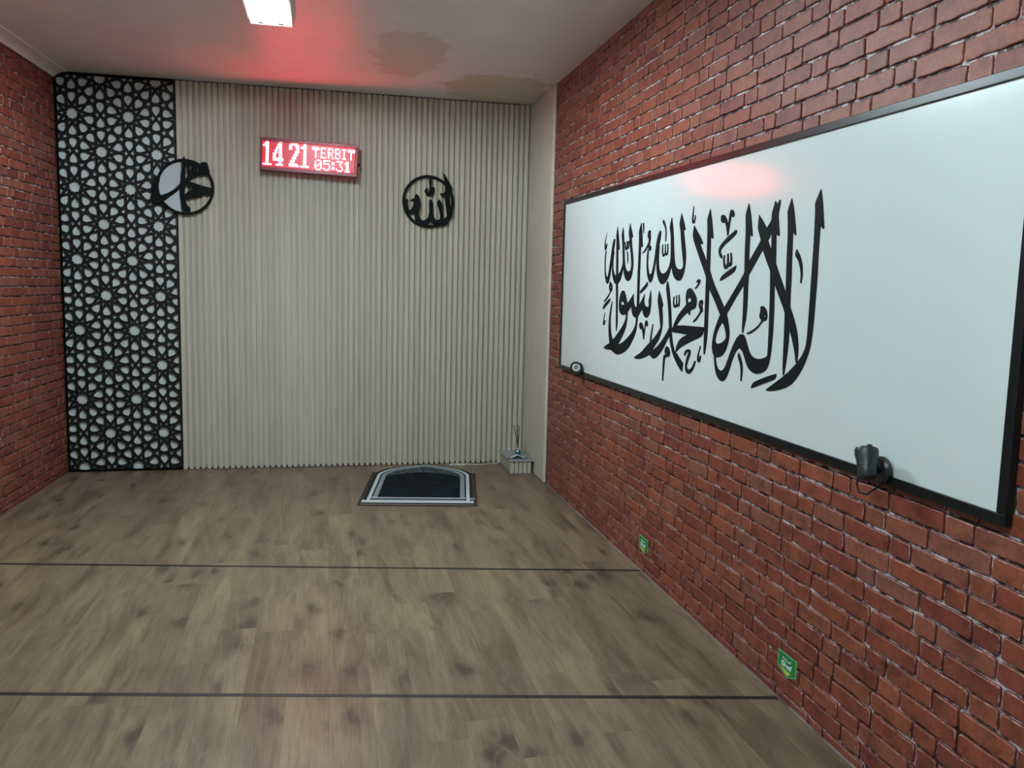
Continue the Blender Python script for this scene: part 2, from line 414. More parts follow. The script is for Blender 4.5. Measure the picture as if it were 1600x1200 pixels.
def lattice_holes(x0, x1, z0, z1):
    S = .3848; d = S/1.17557; e = d/4.23607; W = .114*e; rowh = d*math.cos(math.radians(36))
    def pol(r, deg): return (r*math.sin(math.radians(deg)), r*math.cos(math.radians(deg)))
    t18, t36 = math.tan(math.radians(18)), math.tan(math.radians(36))
    petal = [(0,.809*e),(.4755*e,1.4635*e),(.4755*e,1.9636*e),(0,2.118*e),(-.4755*e,1.9636*e),(-.4755*e,1.4635*e)]
    petal = chop(inset_convex(petal, W), .006)
    kite = inset_convex([pol(.588*e,0), pol(.809*e,18), pol(1.539*e,0), pol(.809*e,-18)], W)
    kite = clip_half(kite, 0, 1, 1.16*e)
    core = [pol(.56*e if i % 2 == 0 else .455*e, 18*i) for i in range(20)]
    star = [pol(.31*e if i % 2 == 0 else .125*e, 36*i) for i in range(10)]
    def rot(p, a, c):
        s_, c_ = math.sin(math.radians(a)), math.cos(math.radians(a)); return [(c[0]+x*c_+y*s_, c[1]-x*s_+y*c_) for x, y in p]
    polys = []; stars = {}
    for r in range(-2, 14):
        for c in range(-2, 4):
            C = (-1.833 + S*c + (S/2 if r % 2 else 0), .037 + rowh*r)
            polys.append(rot(core, 0, C))
            for k in range(10):
                dr = 36*k
                if abs(dr % 180 - 90) > 1: polys.append(rot(petal, dr, C))
                polys.append(rot(kite, dr + 18, C))
                a = dr + 18
                q = pol(2.227*e, a); q = (C[0]+q[0], C[1]+q[1])
                if abs(a % 180 - 90) > 1:      # five-pointed star shared by two rosettes
                    key = (round(q[0]/.01), round(q[1]/.01))
                    if not any((key[0]+i, key[1]+j) in stars for i in (-1,0,1) for j in (-1,0,1)):
                        stars[key] = 1; polys.append(rot(star, a + 180, q))
                else:                           # half stars beside the crossing
                    sg = 1 if a % 360 < 180 else -1
                    X = (C[0] + sg*S/2, C[1])
                    hs = [pol(.34*e if i % 2 == 0 else .135*e, 36*i) for i in range(10)]
                    hs = rot(hs, a + 180, q)
                    for s2 in (1, -1):
                        nx, ny = sg*math.cos(math.radians(36)), s2*math.sin(math.radians(36))
                        hs = clip_half(hs, nx, ny, nx*X[0] + ny*X[1] - W*.8)
                        if len(hs) < 3: break
                    if len(hs) >= 3: polys.append(hs)
            for dr in (0, 180):                 # drops above and below the crossing
                X = (C[0] + S/2, C[1]); p2 = [(x, y - .809*e) for x, y in petal]; polys.append(rot(p2, dr, X))
    out = []
    for p in polys:
        for nx, ny, c in ((1,0,x1),(-1,0,-x0),(0,1,z1),(0,-1,-z0)):
            p = clip_half(p, nx, ny, c)
            if len(p) < 3: break
        if len(p) >= 3:
            ar = abs(sum(p[i-1][0]*p[i][1]-p[i][0]*p[i-1][1] for i in range(len(p))))/2
            if ar > 1.2e-5: out.append(p)
    return out
lp = thing('lattice_panel', 'tall black geometric star lattice panel over white backing in the left corner', 'panel', ((XL+XP)/2, YB, 0))
def L(v): return (v[0]-(XL+XP)/2, v[1]-YB, v[2])
LX0, LX1, LZ0, LZ1 = XL + .006, XP, .003, ZC - .006
mb = MB(); mb.box(L((LX0, YB-.004, LZ0)), L((LX1, YB+.010, LZ1))); mb.build('backing_board', BACKING, lp)
mb = MB(); F0, F1 = YB-.023, YB-.012
for a, b in (((LX0,F0,LZ0),(LX0+.010,YB-.004,LZ1)), ((LX1-.010,F0-.004,LZ0),(LX1,YB-.004,LZ1)), ((LX0,F0,LZ0),(LX1,YB-.004,LZ0+.012)), ((LX0,F0,LZ1-.014),(LX1,YB-.004,LZ1))):
    mb.box(L(a), L(b))
mb.build('frame', BLACK, lp)
# the cut screen: outline triangulated together with every hole, hole triangles dropped
def cut_sheet(outer, holes, y0, y1):
    from mathutils.geometry import delaunay_2d_cdt
    vs = []; faces = []
    for p in [outer] + holes:
        if sum(p[i-1][0]*p[i][1] - p[i][0]*p[i-1][1] for i in range(len(p))) < 0: p = p[::-1]
        o = len(vs); vs += [Vector(q) for q in p]; faces.append(list(range(o, o+len(p))))
    V, E, F, ov, oe, of = delaunay_2d_cdt(vs, [], faces, 0, 1e-5)
    keep = [f for f, src in zip(F, of) if src and max(src) == 0]
    mb = MB(); n = len(V)
    edges = {}
    for f in keep:
        for i in range(len(f)):
            k = (f[i], f[(i+1) % len(f)])
            if (k[1], k[0]) in edges: del edges[(k[1], k[0])]
            else: edges[k] = 1
    v3 = [L((p.x, y0, p.y)) for p in V] + [L((p.x, y1, p.y)) for p in V]
    mb.add(v3, [tuple(f) for f in keep] + [tuple(i+n for i in reversed(f)) for f in keep] + [(b_, a_, a_+n, b_+n) for a_, b_ in edges])
    return mb
cut_sheet([(LX0+.002, LZ0+.002), (LX1-.002, LZ0+.002), (LX1-.002, LZ1-.002), (LX0+.002, LZ1-.002)],
          lattice_holes(LX0+.009, LX1-.009, LZ0+.011, LZ1-.012), F0, F1).build('star_lattice', BLACK, lp)

# ------------------------------------------------------------------ round calligraphy plaques
TRACE_A = [
 '117,229 123,212 130,152 137,112 131,71 137,20 146,-50 154,-101 150,-147 135,-186 158,-178 176,-136 194,-120 204,-68 180,-39 171,22 165,83 196,104 177,144 155,183 129,225',
 '-101,57 -83,51 -70,21 -60,-19 -64,-59 -76,-90 -73,-121 -58,-145 -37,-152 -11,-138 4,-112 10,-77 5,-26 8,15 18,21 31,11 38,-35 39,-86 46,-121 61,-141 93,-139 100,-114 92,-73 78,-33 70,-8 85,23 106,4 120,-31 115,-44 120,-87 124,-123 134,-138 155,-121 151,-178 109,-195 57,-202 46,-177 23,-157 5,-173 -10,-202 -57,-199 -88,-177 -99,-157 -107,-122 -115,-100 -145,-106 -163,-119 -192,-70 -195,-35 -175,16 -164,14 -167,-24 -156,-69 -143,-73 -128,-52 -118,-21 -118,-1 -146,0 -149,6 -111,24 -111,42',
 '5,191 26,187 22,126 22,111 37,119 48,115 48,77 38,51 12,40 -13,46 -27,68 -32,88 -12,110 -4,105 -9,84 -1,72 7,85 9,126 3,161',
 '95,69 116,70 134,81 134,51 119,35 106,49',
]
TRACE_M = [
 '-175,81 -189,52 -178,46 -192,5 -196,-24 -187,-69 -156,-64 -96,-35 -41,17 -31,36 -13,28 -41,-21 -97,-66 -159,-116 -198,-130 -234,-129 -249,-97 -237,-59 -240,-26 -221,17 -214,55 -193,80',
 '-3,232 -14,205 -17,150 -24,103 -30,55 -38,12 -40,-40 -37,-87 -28,-134 -26,-163 -4,-188 33,-194 34,-153 11,-133 -2,-100 -6,-57 0,9 1,66 4,104 4,161 4,203',
 '4,206 54,199 99,183 106,171 118,188 139,194 159,188 167,165 173,146 180,123 171,99 144,93 98,88 56,69 35,52 1,36 -17,65 -10,184|6,159 16,159 16,105 25,98 6,67 2,71|37,160 49,163 44,128 35,132|65,148 71,150 69,117 62,119|81,146 92,149 101,133 96,123 87,127|133,154 140,152 138,144',
 '6,50 35,44 96,24 142,12 184,2 204,-9 199,-48 169,-51 137,-51 113,-64 72,-75 30,-84 -2,-100 -10,-57 -1,-51 13,-37 34,-23 57,-15 56,-7 33,-4 18,8 1,12 -9,28',
]
PLAQ = mat('plaque_black', (.004,.007,.008), .6, spec=.10)
def annulus(R, r, n=72):
    return [(R*math.cos(2*math.pi*i/n), R*math.sin(2*math.pi*i/n)) for i in range(n)], [(r*math.cos(2*math.pi*i/n), r*math.sin(2*math.pi*i/n)) for i in range(n)]
def plaque(label, c, traces, R, r, inner=(0,0)):
    t = thing('wall_plaque', label, 'wall plaque', c)
    mb = MB(); a, b = annulus(R, r); b = [(x+inner[0], y+inner[1]) for x, y in b]
    f = lambda x, z, h: (x, h, z)
    mb.prism(a, f, -.006, .006, [b]); mb.build('ring', PLAQ, t)
    mb = MB()
    for i, s in enumerate(traces):
        loops = [parse(q) for q in s.split('|')]
        mb.prism(smooth_poly(loops[0]), f, -.0062 - .0003*i, .0062, loops[1:])
    mb.build('calligraphy', PLAQ, t)
    for x, z in ((R*.68, R*.68), (-R*.68, R*.68), (0, -R*.96)):
        mb = MB(); mb.lathe([(.006, .006), (.006, -c[1] + YB - .0135)], (x, 0, z), (0,1,0), 10); mb.build('standoff', PLAQ, t)
    return t
CA, CM = (0.7904, 6.8146, 2.1636), (-1.0555, 6.8046, 2.1881)
plaque('round black calligraphy plaque on the plain slats right of the clock', (CA[0], YB-.040, CA[2]), TRACE_A, .209, .187)
pm = plaque('round black calligraphy plaque with pale left half overlapping the star lattice edge', (CM[0], YB-.052, CM[2]), TRACE_M, .209, .189)
mb = MB(); ph = [(-.036, math.sqrt(.200**2-.036**2)*s) for s in (1, -1)]
half = [(.198*math.cos(a), .198*math.sin(a)) for a in [math.acos(-.036/.198) + (2*math.pi-2*math.acos(-.036/.198))*i/40 for i in range(41)]]
mb.prism(half, lambda x, z, h: (x, h, z), .008, .0105); o = mb.build('backing_sheet', speckled('pale_sheet', (.50,.57,.62), (.54,.61,.66), 6, .5), pm); o['label'] = 'pale grey half disc backing'

# ------------------------------------------------------------------ LED clock
BIG = {'1': ["..##..",".###..","####..","..##..","..##..","..##..","..##..","..##..","..##..","..##..","..##..","..##..","..##..","..##..","######"],
 '4': ["....##.","...###.","...###.","..####.","..#.##.",".##.##.",".##.##.","##..##.","##..##.","##..##.","#######","#######","....##.","....##.","..#####"],
 '2': [".#####.","##..###","##...##","##...##",".....##","....###","....##.","...###.","...##..","..###..","..##...",".###...",".##....","######.","#######"]}
SMALL = {'T': ["#####","#####","..#..","..#..","..#..","..#..","..#.."], 'E': ["####","#...","#...","###.","#...","#...","####"],
 'R': ["###.","#..#","#..#","###.","#.#.","#..#","#..#"], 'B': ["###.","#..#","#..#","###.","#..#","#..#","###."], 'I': ["###",".#.",".#.",".#.",".#.",".#.","###"],
 '0': [".###.","#...#","#..##","#.#.#","##..#","#...#",".###."], '5': ["#####","#....","####.","....#","....#","#...#",".###."],
 ':': ["..","##","##","..","##","##",".."], '3': ["#####","...#.","..#..","...#.","....#","#...#",".###."], '1': [".##.","###.",".##.",".##.",".##.",".##.","####"]}
glyphs = []
def glyph(bm, x, y, nm):
    glyphs.append((nm, [(x+i, y+j) for j, rowp in enumerate(bm) for i, ch in enumerate(rowp) if ch == '#']))
for ch, x in zip('1421', (0, 7, 18, 26)): glyph(BIG[ch], x, 0, 'large_digit')
for ch, x in zip('TERBIT', (34, 40, 45, 50, 55, 59)): glyph(SMALL[ch], x, 1, 'letter')
for ch, x in zip('05:31', (36, 42, 48, 51, 57)): glyph(SMALL[ch], x, 9, 'colon' if ch == ':' else 'small_digit')
lit = {c for _, g_ in glyphs for c in g_}
ck = thing('led_clock', 'red LED prayer time clock with white digits hung on the slatted wall', 'clock', (-.137, YB-.10, 2.4465), (0, math.radians(1.9), math.radians(-3)))
MAROON = mat('clock_frame', (.20,.045,.06), .35, metal=.3)
W2, H2, DP = .365, .122, .045
mb = MB()
for a, b in (((-W2,-DP,H2-.026),(W2,DP,H2)), ((-W2,-DP,-H2),(W2,DP,-H2+.030)), ((-W2,-DP,-H2+.030),(-W2+.018,DP,H2-.026)), ((W2-.022,-DP,-H2+.030),(W2,DP,H2-.026))): mb.box(a, b)
mb.build('frame', MAROON, ck, bevel=.004)
mb = MB(); mb.box((-W2+.012, -DP+.012, -H2+.02), (W2-.012, DP-.002, H2-.02)); mb.build('screen', mat('clock_screen', (.10,.004,.010), .3, emit=(.50,.004,.022), estr=SCREEN), ck)
pw, ph_ = (2*W2-.044)/64, (2*H2-.060)/16
def cell(i, j, f):
    cx = -W2 + .020 + (i+.5)*pw; cz = H2 - .028 - (j+.5)*ph_; return cx - pw*f/2, cx + pw*f/2, cz - ph_*f/2, cz + ph_*f/2
LIT = mat('led_lit', (.8,.3,.3), .5, emit=(1.0,.055,.085), estr=LED)
for nm, cells in glyphs:
    mb = MB()
    for i, j in cells:
        x0, x1, z0, z1 = cell(i, j, .97 if nm == 'large_digit' else .80); mb.box((x0, -DP+.0085, z0), (x1, -DP+.0118, z1))
    mb.build(nm, LIT, ck)
mb = MB()
for i in range(64):
    for j in range(16):
        if (i, j) not in lit and not any((i+a, j+b) in lit for a, b in ((1,0),(-1,0))):
            x0, x1, z0, z1 = cell(i, j, .34); mb.box((x0, -DP+.010, z0), (x1, -DP+.0118, z1))
mb.build('dim_dots', mat('led_dim', (.5,.2,.25), .5, emit=(.62,.10,.16), estr=.40), ck)['kind'] = 'stuff'
STEEL = mat('ring_steel', (.75,.75,.75), .3, metal=.9)
for x in (-.268, .265):
    mb = MB(); mb.tube([(x + .008*math.cos(t*math.pi/8), 0, H2 + .007 + .010*math.sin(t*math.pi/8)) for t in range(16)], .0028, 8, True); mb.build('hanging_ring', STEEL, ck, True)
mb = MB(); mb.lathe([(.012,0),(.012,.014),(.009,.018)], (W2, .0, -.022), (1,0,0), 16); mb.build('knob', mat('knob_black', (.03,.01,.012), .4), ck, True)
mb = MB(); mb.box((-.20,DP,-.03),(.20,.10-.014,.03)); mb.build('wall_bracket', mat('bracket_grey', (.1,.1,.1), .5, metal=.5), ck)

# ------------------------------------------------------------------ white board with calligraphy
TRACE_B = [
 '4795,1832 4804,1808 4817,1771 4803,1754 4791,1770 4782,1768 4786,1747 4804,1729 4824,1732 4834,1755 4827,1779 4812,1805',
 '4807,1727 4817,1688 4817,1638 4809,1588 4796,1558 4776,1537 4755,1527 4734,1536 4721,1550 4708,1576 4694,1617 4681,1669 4670,1702 4650,1742 4641,1782 4647,1789 4658,1791 4674,1781 4690,1751 4703,1710 4715,1670 4728,1629 4741,1592 4756,1569 4774,1573 4792,1600 4801,1638 4801,1680 4791,1723',
 '4659,1720 4676,1691 4682,1647 4679,1606 4664,1569 4644,1546 4617,1530 4592,1524 4560,1532 4530,1550 4509,1575 4489,1614 4494,1657 4506,1636 4524,1611 4546,1595 4572,1586 4603,1576 4623,1581 4645,1598 4660,1631 4661,1668 4649,1712',
 '4608,1856 4625,1814 4629,1801 4620,1784 4617,1740 4610,1653 4604,1579 4601,1528 4588,1432 4582,1359 4575,1285 4568,1260 4561,1260 4551,1287 4548,1331 4557,1396 4560,1470 4568,1528 4573,1579 4576,1652 4585,1734 4569,1722 4561,1726 4575,1771 4591,1819',
 '4516,1847 4533,1812 4535,1796 4524,1776 4514,1736 4505,1686 4497,1632 4486,1614 4480,1596 4464,1571 4441,1553 4414,1545 4394,1545 4365,1556 4347,1577 4336,1605 4330,1639 4340,1681 4354,1716 4366,1751 4373,1783 4361,1782 4352,1784 4376,1821 4405,1861 4420,1820 4422,1808 4409,1781 4397,1745 4382,1703 4364,1654 4361,1623 4375,1602 4405,1597 4437,1606 4457,1628 4471,1667 4481,1721 4490,1774 4502,1818',
 '4480,1760 4470,1763 4462,1741 4446,1730 4450,1765 4435,1766 4428,1736 4417,1732 4427,1764 4411,1767 4404,1742 4414,1723 4436,1721 4452,1714 4467,1720',
 '4444,1712 4427,1705 4415,1683 4412,1662 4420,1639 4428,1662 4430,1684',
 '4237,1853 4260,1821 4265,1804 4259,1773 4257,1712 4258,1645 4260,1576 4256,1508 4254,1440 4253,1405 4222,1413 4221,1440 4224,1508 4227,1576 4225,1644 4228,1725 4211,1725 4202,1728 4213,1778 4222,1818',
 '4207,1851 4216,1846 4207,1821 4199,1795 4192,1798 4192,1826 4196,1847',
 '4112,1807 4129,1803 4138,1784 4133,1770 4120,1763 4119,1748 4135,1734 4160,1715 4203,1692 4196,1689 4171,1696 4141,1711 4122,1725 4119,1710 4100,1700 4087,1701 4080,1715 4090,1729 4102,1720 4104,1733 4095,1749 4092,1771 4100,1791 4098,1803|4120,1784 4124,1780 4118,1778 4112,1781',
 '4129,1708 4137,1675 4136,1625 4125,1585 4110,1559 4090,1541 4077,1537 4059,1541 4044,1555 4032,1578 4020,1613 4007,1658 3992,1699 3967,1740 3956,1783 3962,1796 3974,1797 3989,1782 4007,1754 4016,1723 4024,1684 4034,1646 4046,1614 4060,1588 4077,1578 4095,1583 4109,1608 4118,1641 4116,1674 4115,1705',
 '3989,1730 3999,1687 4002,1647 4000,1615 3989,1582 3970,1554 3942,1534 3915,1528 3885,1534 3857,1550 3833,1573 3808,1615 3796,1588 3776,1565 3746,1550 3719,1545 3690,1550 3669,1568 3654,1594 3646,1627 3647,1668 3658,1705 3671,1742 3685,1783 3669,1780 3664,1783 3690,1824 3717,1862 3735,1820 3735,1807 3721,1782 3712,1744 3698,1699 3682,1654 3671,1624 3674,1609 3691,1600 3719,1599 3748,1607 3765,1622 3778,1653 3791,1710 3801,1768 3812,1806 3831,1851 3851,1811 3849,1797 3837,1777 3829,1727 3824,1681 3824,1650 3833,1623 3853,1600 3886,1585 3916,1581 3948,1590 3966,1614 3973,1646 3974,1686 3970,1721',
 '3935,1847 3943,1840 3940,1830 3918,1815 3902,1793 3899,1738 3892,1738 3888,1761 3892,1792 3901,1816 3923,1841',
 '3933,1726 3938,1700 3932,1677 3921,1665 3906,1666 3898,1674 3881,1669 3866,1671 3858,1686 3860,1725 3870,1727 3869,1694 3877,1679 3887,1683 3892,1726 3900,1724 3898,1687 3909,1676 3919,1680 3925,1700 3925,1725',
 '3587,1884 3594,1857 3599,1825 3595,1809 3582,1802 3568,1807 3561,1826 3562,1840 3569,1841 3571,1823 3579,1815 3586,1821 3585,1846 3583,1878',
 '3572,1795 3578,1773 3581,1743 3539,1693 3501,1649 3454,1598 3426,1566 3384,1509 3325,1458 3269,1403 3243,1372 3237,1392 3204,1404 3235,1435 3288,1484 3351,1542 3385,1587 3425,1629 3462,1669 3498,1708 3476,1707 3470,1711 3495,1737 3531,1763 3563,1790',
 '3414,1856 3436,1820 3438,1807 3432,1772 3428,1709 3425,1629 3421,1556 3421,1531 3418,1430 3415,1355 3413,1279 3410,1234 3405,1221 3398,1224 3389,1258 3382,1304 3382,1364 3384,1431 3386,1509 3387,1521 3388,1590 3391,1659 3396,1736 3380,1726 3370,1728 3384,1779 3402,1831',
 '3256,1384 3238,1401 3210,1407 3191,1376 3178,1342 3176,1313 3186,1281 3205,1251 3234,1230 3265,1222 3289,1219 3306,1224 3319,1234 3330,1259 3301,1285 3284,1278 3256,1281 3226,1292 3203,1308 3208,1329 3225,1357 3243,1372',
 '3330,1257 3328,1296 3314,1334 3294,1368 3266,1405 3230,1400 3243,1372 3265,1355 3286,1332 3299,1306 3302,1283 3296,1276',
 '3306,1226 3298,1192 3286,1160 3267,1139 3242,1126 3218,1123 3196,1133 3178,1149 3159,1180 3141,1217 3122,1247 3102,1268 3081,1275 3059,1266 3039,1244 3018,1215 2995,1197 2967,1188 2933,1186 2901,1192 2870,1205 2853,1221 2843,1245 2837,1274 2833,1319 2831,1383 2834,1463 2843,1548 2872,1548 2867,1478 2864,1414 2861,1350 2860,1285 2861,1262 2876,1255 2907,1247 2940,1244 2974,1249 2995,1261 3016,1286 3036,1316 3052,1330 3070,1333 3088,1329 3111,1314 3134,1288 3160,1251 3182,1213 3198,1187 3216,1172 3239,1166 3263,1173 3282,1193 3290,1225',
 '2869,1839 2889,1797 2889,1772 2882,1727 2878,1661 2879,1645 2876,1581 2872,1537 2840,1537 2839,1581 2840,1612 2850,1719 2833,1708 2825,1710 2835,1753 2844,1790 2834,1817 2832,1840 2839,1841 2855,1824 2862,1835',
 '2984,1797 2988,1763 2987,1742 2964,1709 2943,1665 2909,1620 2876,1581 2840,1534 2834,1526 2795,1478 2758,1434 2739,1396 2720,1373 2704,1350 2686,1317 2671,1283 2663,1257 2657,1255 2652,1278 2653,1312 2660,1346 2674,1379 2696,1416 2723,1451 2762,1509 2795,1542 2795,1542 2839,1609 2880,1661 2912,1702 2894,1712 2920,1742 2952,1772',
 '2870,1796 2889,1770 2923,1741 2963,1695 3044,1620 3043,1617 3075,1578 3120,1535 3112,1542 3172,1489 3233,1435 3266,1404 3237,1392 3208,1408 3141,1473 3075,1530 3076,1529 3038,1570 2993,1613 2943,1663 2943,1665 2911,1694 2894,1707 2882,1729 2854,1763',
 '3071,1849 3090,1813 3091,1798 3083,1744 3083,1681 3079,1618 3075,1577 3076,1529 3076,1532 3072,1474 3070,1406 3071,1372 3067,1339 3060,1338 3053,1366 3042,1397 3039,1441 3040,1491 3042,1542 3041,1567 3045,1617 3048,1680 3048,1733 3036,1718 3027,1719 3038,1763 3052,1810',
 '2756,1838 2776,1800 2779,1788 2772,1758 2767,1702 2766,1641 2762,1580 2760,1542 2758,1507 2756,1434 2752,1368 2750,1298 2747,1228 2742,1202 2736,1204 2728,1247 2721,1300 2719,1335 2719,1377 2723,1451 2727,1507 2726,1542 2731,1610 2733,1671 2737,1722 2720,1706 2713,1707 2725,1754 2739,1800',
 '2575,1851 2599,1817 2605,1805 2601,1780 2599,1737 2597,1665 2598,1592 2599,1542 2599,1476 2600,1409 2601,1343 2607,1312 2622,1288 2647,1262 2693,1226 2742,1196 2792,1169 2845,1141 2856,1132 2840,1131 2789,1139 2730,1155 2687,1173 2658,1195 2625,1230 2599,1269 2580,1311 2571,1361 2567,1427 2566,1493 2564,1541 2566,1621 2567,1692 2565,1732 2550,1718 2543,1720 2554,1776 2566,1825',
 '2703,1656 2710,1640 2708,1632 2687,1615 2673,1591 2665,1564 2666,1537 2660,1536 2656,1561 2658,1591 2668,1617 2684,1639',
 '2789,1202 2850,1186 2927,1161 2960,1148 2972,1126 2965,1126 2889,1152 2800,1179 2791,1189',
 '3287,1822 3305,1819 3309,1806 3302,1792 3283,1786 3265,1788 3252,1764 3241,1732 3234,1732 3229,1753 3222,1788 3214,1809 3196,1804 3187,1811 3192,1826 3207,1837 3224,1835 3230,1821 3234,1796 3239,1776 3252,1800 3269,1816',
 '3166,1752 3226,1731 3281,1706 3309,1687 3314,1670 3305,1652 3284,1638 3277,1641 3281,1653 3295,1663 3293,1676 3265,1694 3210,1714 3164,1734 3158,1745',
 '3264,1652 3267,1635 3261,1609 3250,1595 3235,1593 3224,1601 3215,1604 3201,1603 3188,1612 3187,1633 3197,1661 3205,1660 3199,1630 3203,1619 3215,1621 3221,1657 3232,1658 3228,1621 3237,1608 3248,1612 3256,1632 3255,1652',
 '3149,1608 3203,1591 3258,1572 3279,1560 3287,1547 3279,1545 3221,1562 3163,1581 3151,1595',
 '3494,1553 3514,1546 3517,1538 3496,1540 3499,1529 3533,1510 3526,1509 3502,1519 3486,1535 3481,1549',
 '2921,1451 2933,1444 2931,1428 2938,1411 2932,1401 2919,1395 2935,1378 2960,1364 2999,1348 3032,1338 3028,1335 3004,1338 2972,1350 2941,1366 2917,1386 2905,1393 2889,1393 2879,1404 2881,1423 2894,1442|2923,1425 2926,1416 2914,1418|2906,1414 2903,1407 2891,1409 2894,1414',
 '3086,1256 3093,1242 3087,1233 3071,1213 3060,1187 3059,1143 3052,1144 3047,1174 3048,1205 3060,1228 3075,1247',
 '3589,1513 3613,1505 3625,1484 3622,1454 3615,1436 3663,1409 3707,1382 3740,1348 3759,1321 3712,1336 3683,1359 3639,1384 3591,1403 3581,1389 3571,1390 3572,1410 3515,1424 3504,1453 3511,1473 3543,1497 3569,1511|3589,1470 3607,1457 3596,1445 3562,1454 3570,1465',
 '3764,1323 3712,1338 3421,1342 3418,1331 3433,1302 3499,1283 3594,1256 3663,1234 3703,1211 3715,1206 3710,1228 3692,1255 3653,1280 3589,1298 3660,1300 3773,1300 3785,1311',
 '3849,1545 3862,1520 3856,1494 3833,1441 3814,1375 3803,1321 3795,1275 3780,1240 3743,1191 3685,1148 3634,1122 3627,1121 3622,1163 3668,1184 3708,1209 3721,1205 3749,1243 3768,1290 3779,1355 3795,1429 3817,1494 3836,1536',
 '3949,1497 3963,1447 3952,1425 3933,1380 3919,1340 3910,1315 3948,1283 3993,1255 4037,1234 4088,1209 4161,1169 4239,1143 4266,1132 4230,1128 4157,1136 4081,1155 4033,1170 3994,1206 3932,1248 3901,1286 3888,1323 3887,1364 3903,1419 3891,1420 3895,1431 3916,1462',
 '3798,1325 3833,1290 3885,1251 3940,1217 3998,1194 4059,1178 4045,1167 4006,1153 3975,1152 3923,1173 3869,1211 3828,1250 3790,1288',
 '4014,1327 4029,1297 4040,1259 4044,1226 4027,1232 4022,1270 4013,1303 4008,1324',
 '3767,1469 3769,1443 3763,1423 3743,1416 3729,1424 3711,1422 3694,1429 3691,1453 3700,1481 3707,1479 3703,1444 3712,1433 3721,1435 3728,1478 3736,1477 3731,1439 3741,1428 3752,1432 3759,1447 3756,1471',
 '3497,1554 3515,1546 3519,1540 3498,1540 3501,1530 3535,1510 3525,1509 3498,1522 3481,1538 3480,1550',
 '3458,1462 3476,1456 3483,1437 3475,1425 3462,1414 3483,1393 3536,1360 3527,1358 3490,1376 3458,1404 3442,1408 3439,1418 3448,1434 3441,1450 3446,1460|3461,1446 3467,1436 3455,1434 3451,1442',
 '3576,1232 3605,1223 3613,1206 3607,1198 3593,1210 3575,1222 3567,1216 3586,1187 3597,1152 3589,1128 3568,1118 3543,1122 3511,1140 3490,1171 3487,1186 3497,1185 3518,1156 3545,1140 3565,1138 3580,1152 3565,1185 3544,1212 3546,1228 3561,1233',
 '3446,1259 3459,1231 3472,1205 3468,1187 3453,1181 3440,1188 3434,1213 3443,1214 3449,1201 3458,1198 3456,1223 3442,1253',
 '3823,1228 3841,1214 3844,1195 3832,1187 3854,1181 3860,1158 3859,1104 3860,1054 3849,1053 3845,1101 3841,1151 3836,1171 3808,1178 3786,1178 3778,1201 3797,1222|3828,1203 3833,1196 3816,1198',
 '4476,1495 4506,1485 4525,1459 4535,1426 4534,1397 4522,1376 4503,1362 4470,1354 4444,1359 4422,1363 4387,1377 4352,1399 4336,1413 4327,1382 4313,1365 4287,1351 4257,1347 4230,1355 4208,1373 4174,1401 4162,1381 4140,1362 4113,1353 4087,1360 4064,1378 4055,1401 4050,1438 4051,1467 4063,1498 4073,1467 4085,1443 4076,1417 4097,1411 4120,1413 4144,1425 4150,1449 4141,1479 4162,1462 4188,1441 4214,1422 4226,1410 4269,1405 4289,1415 4304,1439 4306,1477 4334,1459 4371,1437 4400,1422 4413,1443 4431,1468 4454,1489|4485,1435 4504,1423 4504,1416 4461,1411 4449,1416 4463,1428',
 '4419,1365 4414,1347 4420,1329 4453,1299 4518,1259 4590,1218 4620,1205 4637,1218 4656,1251 4670,1295 4672,1341 4660,1386 4650,1427 4659,1427 4677,1389 4695,1347 4701,1294 4698,1249 4686,1211 4671,1183 4733,1166 4779,1147 4754,1142 4707,1141 4638,1145 4571,1152 4531,1183 4481,1219 4433,1260 4401,1301 4393,1334 4387,1377',
 '4258,1352 4255,1329 4262,1305 4302,1271 4368,1236 4447,1202 4531,1183 4663,1168 4649,1146 4608,1136 4568,1127 4513,1127 4440,1143 4373,1168 4324,1200 4283,1236 4251,1271 4237,1310 4230,1355',
 '4112,1541 4134,1529 4177,1509 4211,1493 4211,1480 4197,1483 4148,1501 4110,1522 4106,1536',
 '4704,1543 4714,1531 4719,1505 4710,1492 4697,1484 4726,1463 4805,1426 4798,1421 4764,1432 4719,1456 4693,1477 4671,1487 4658,1502 4664,1520 4683,1537|4692,1515 4702,1507 4688,1503 4680,1511',
 '4695,1445 4751,1425 4802,1405 4823,1379 4814,1375 4771,1394 4699,1426 4688,1436',
 '4781,1359 4793,1328 4805,1297 4804,1283 4788,1281 4773,1289 4767,1308 4776,1313 4784,1301 4792,1305 4785,1332 4777,1356',
 '4184,1328 4202,1320 4202,1305 4189,1292 4161,1291 4147,1267 4135,1239 4127,1239 4122,1275 4113,1313 4102,1318 4086,1309 4081,1324 4094,1339 4108,1342 4119,1336 4124,1309 4132,1281 4149,1311 4165,1325',
]
bd = thing('white_board', 'long glossy white board with black frame and large Arabic lettering on the brick wall', 'board', (XR, 3.7, .94))
BY0, BY1 = 1.678, 5.743
def edge(y): t = (y-BY0)/(BY1-BY0); return .941 + (.926-.941)*t, 2.053 + (2.105-2.053)*t
def BL(x, y, z): return (x-XR, y-3.7, z-.94)
BOARD = mat('board_white', (.62,.69,.69), .16, spec=.5); g = G(BOARD)
g.bump(g.noise(g.coord(), 3.0, 2), .04, .02)
g.color(g.ramp(g.noise(g.coord(), 1.2, 2), [(.3, (.60,.67,.67)), (.7, (.64,.71,.71))]))
mb = MB(); vs = []
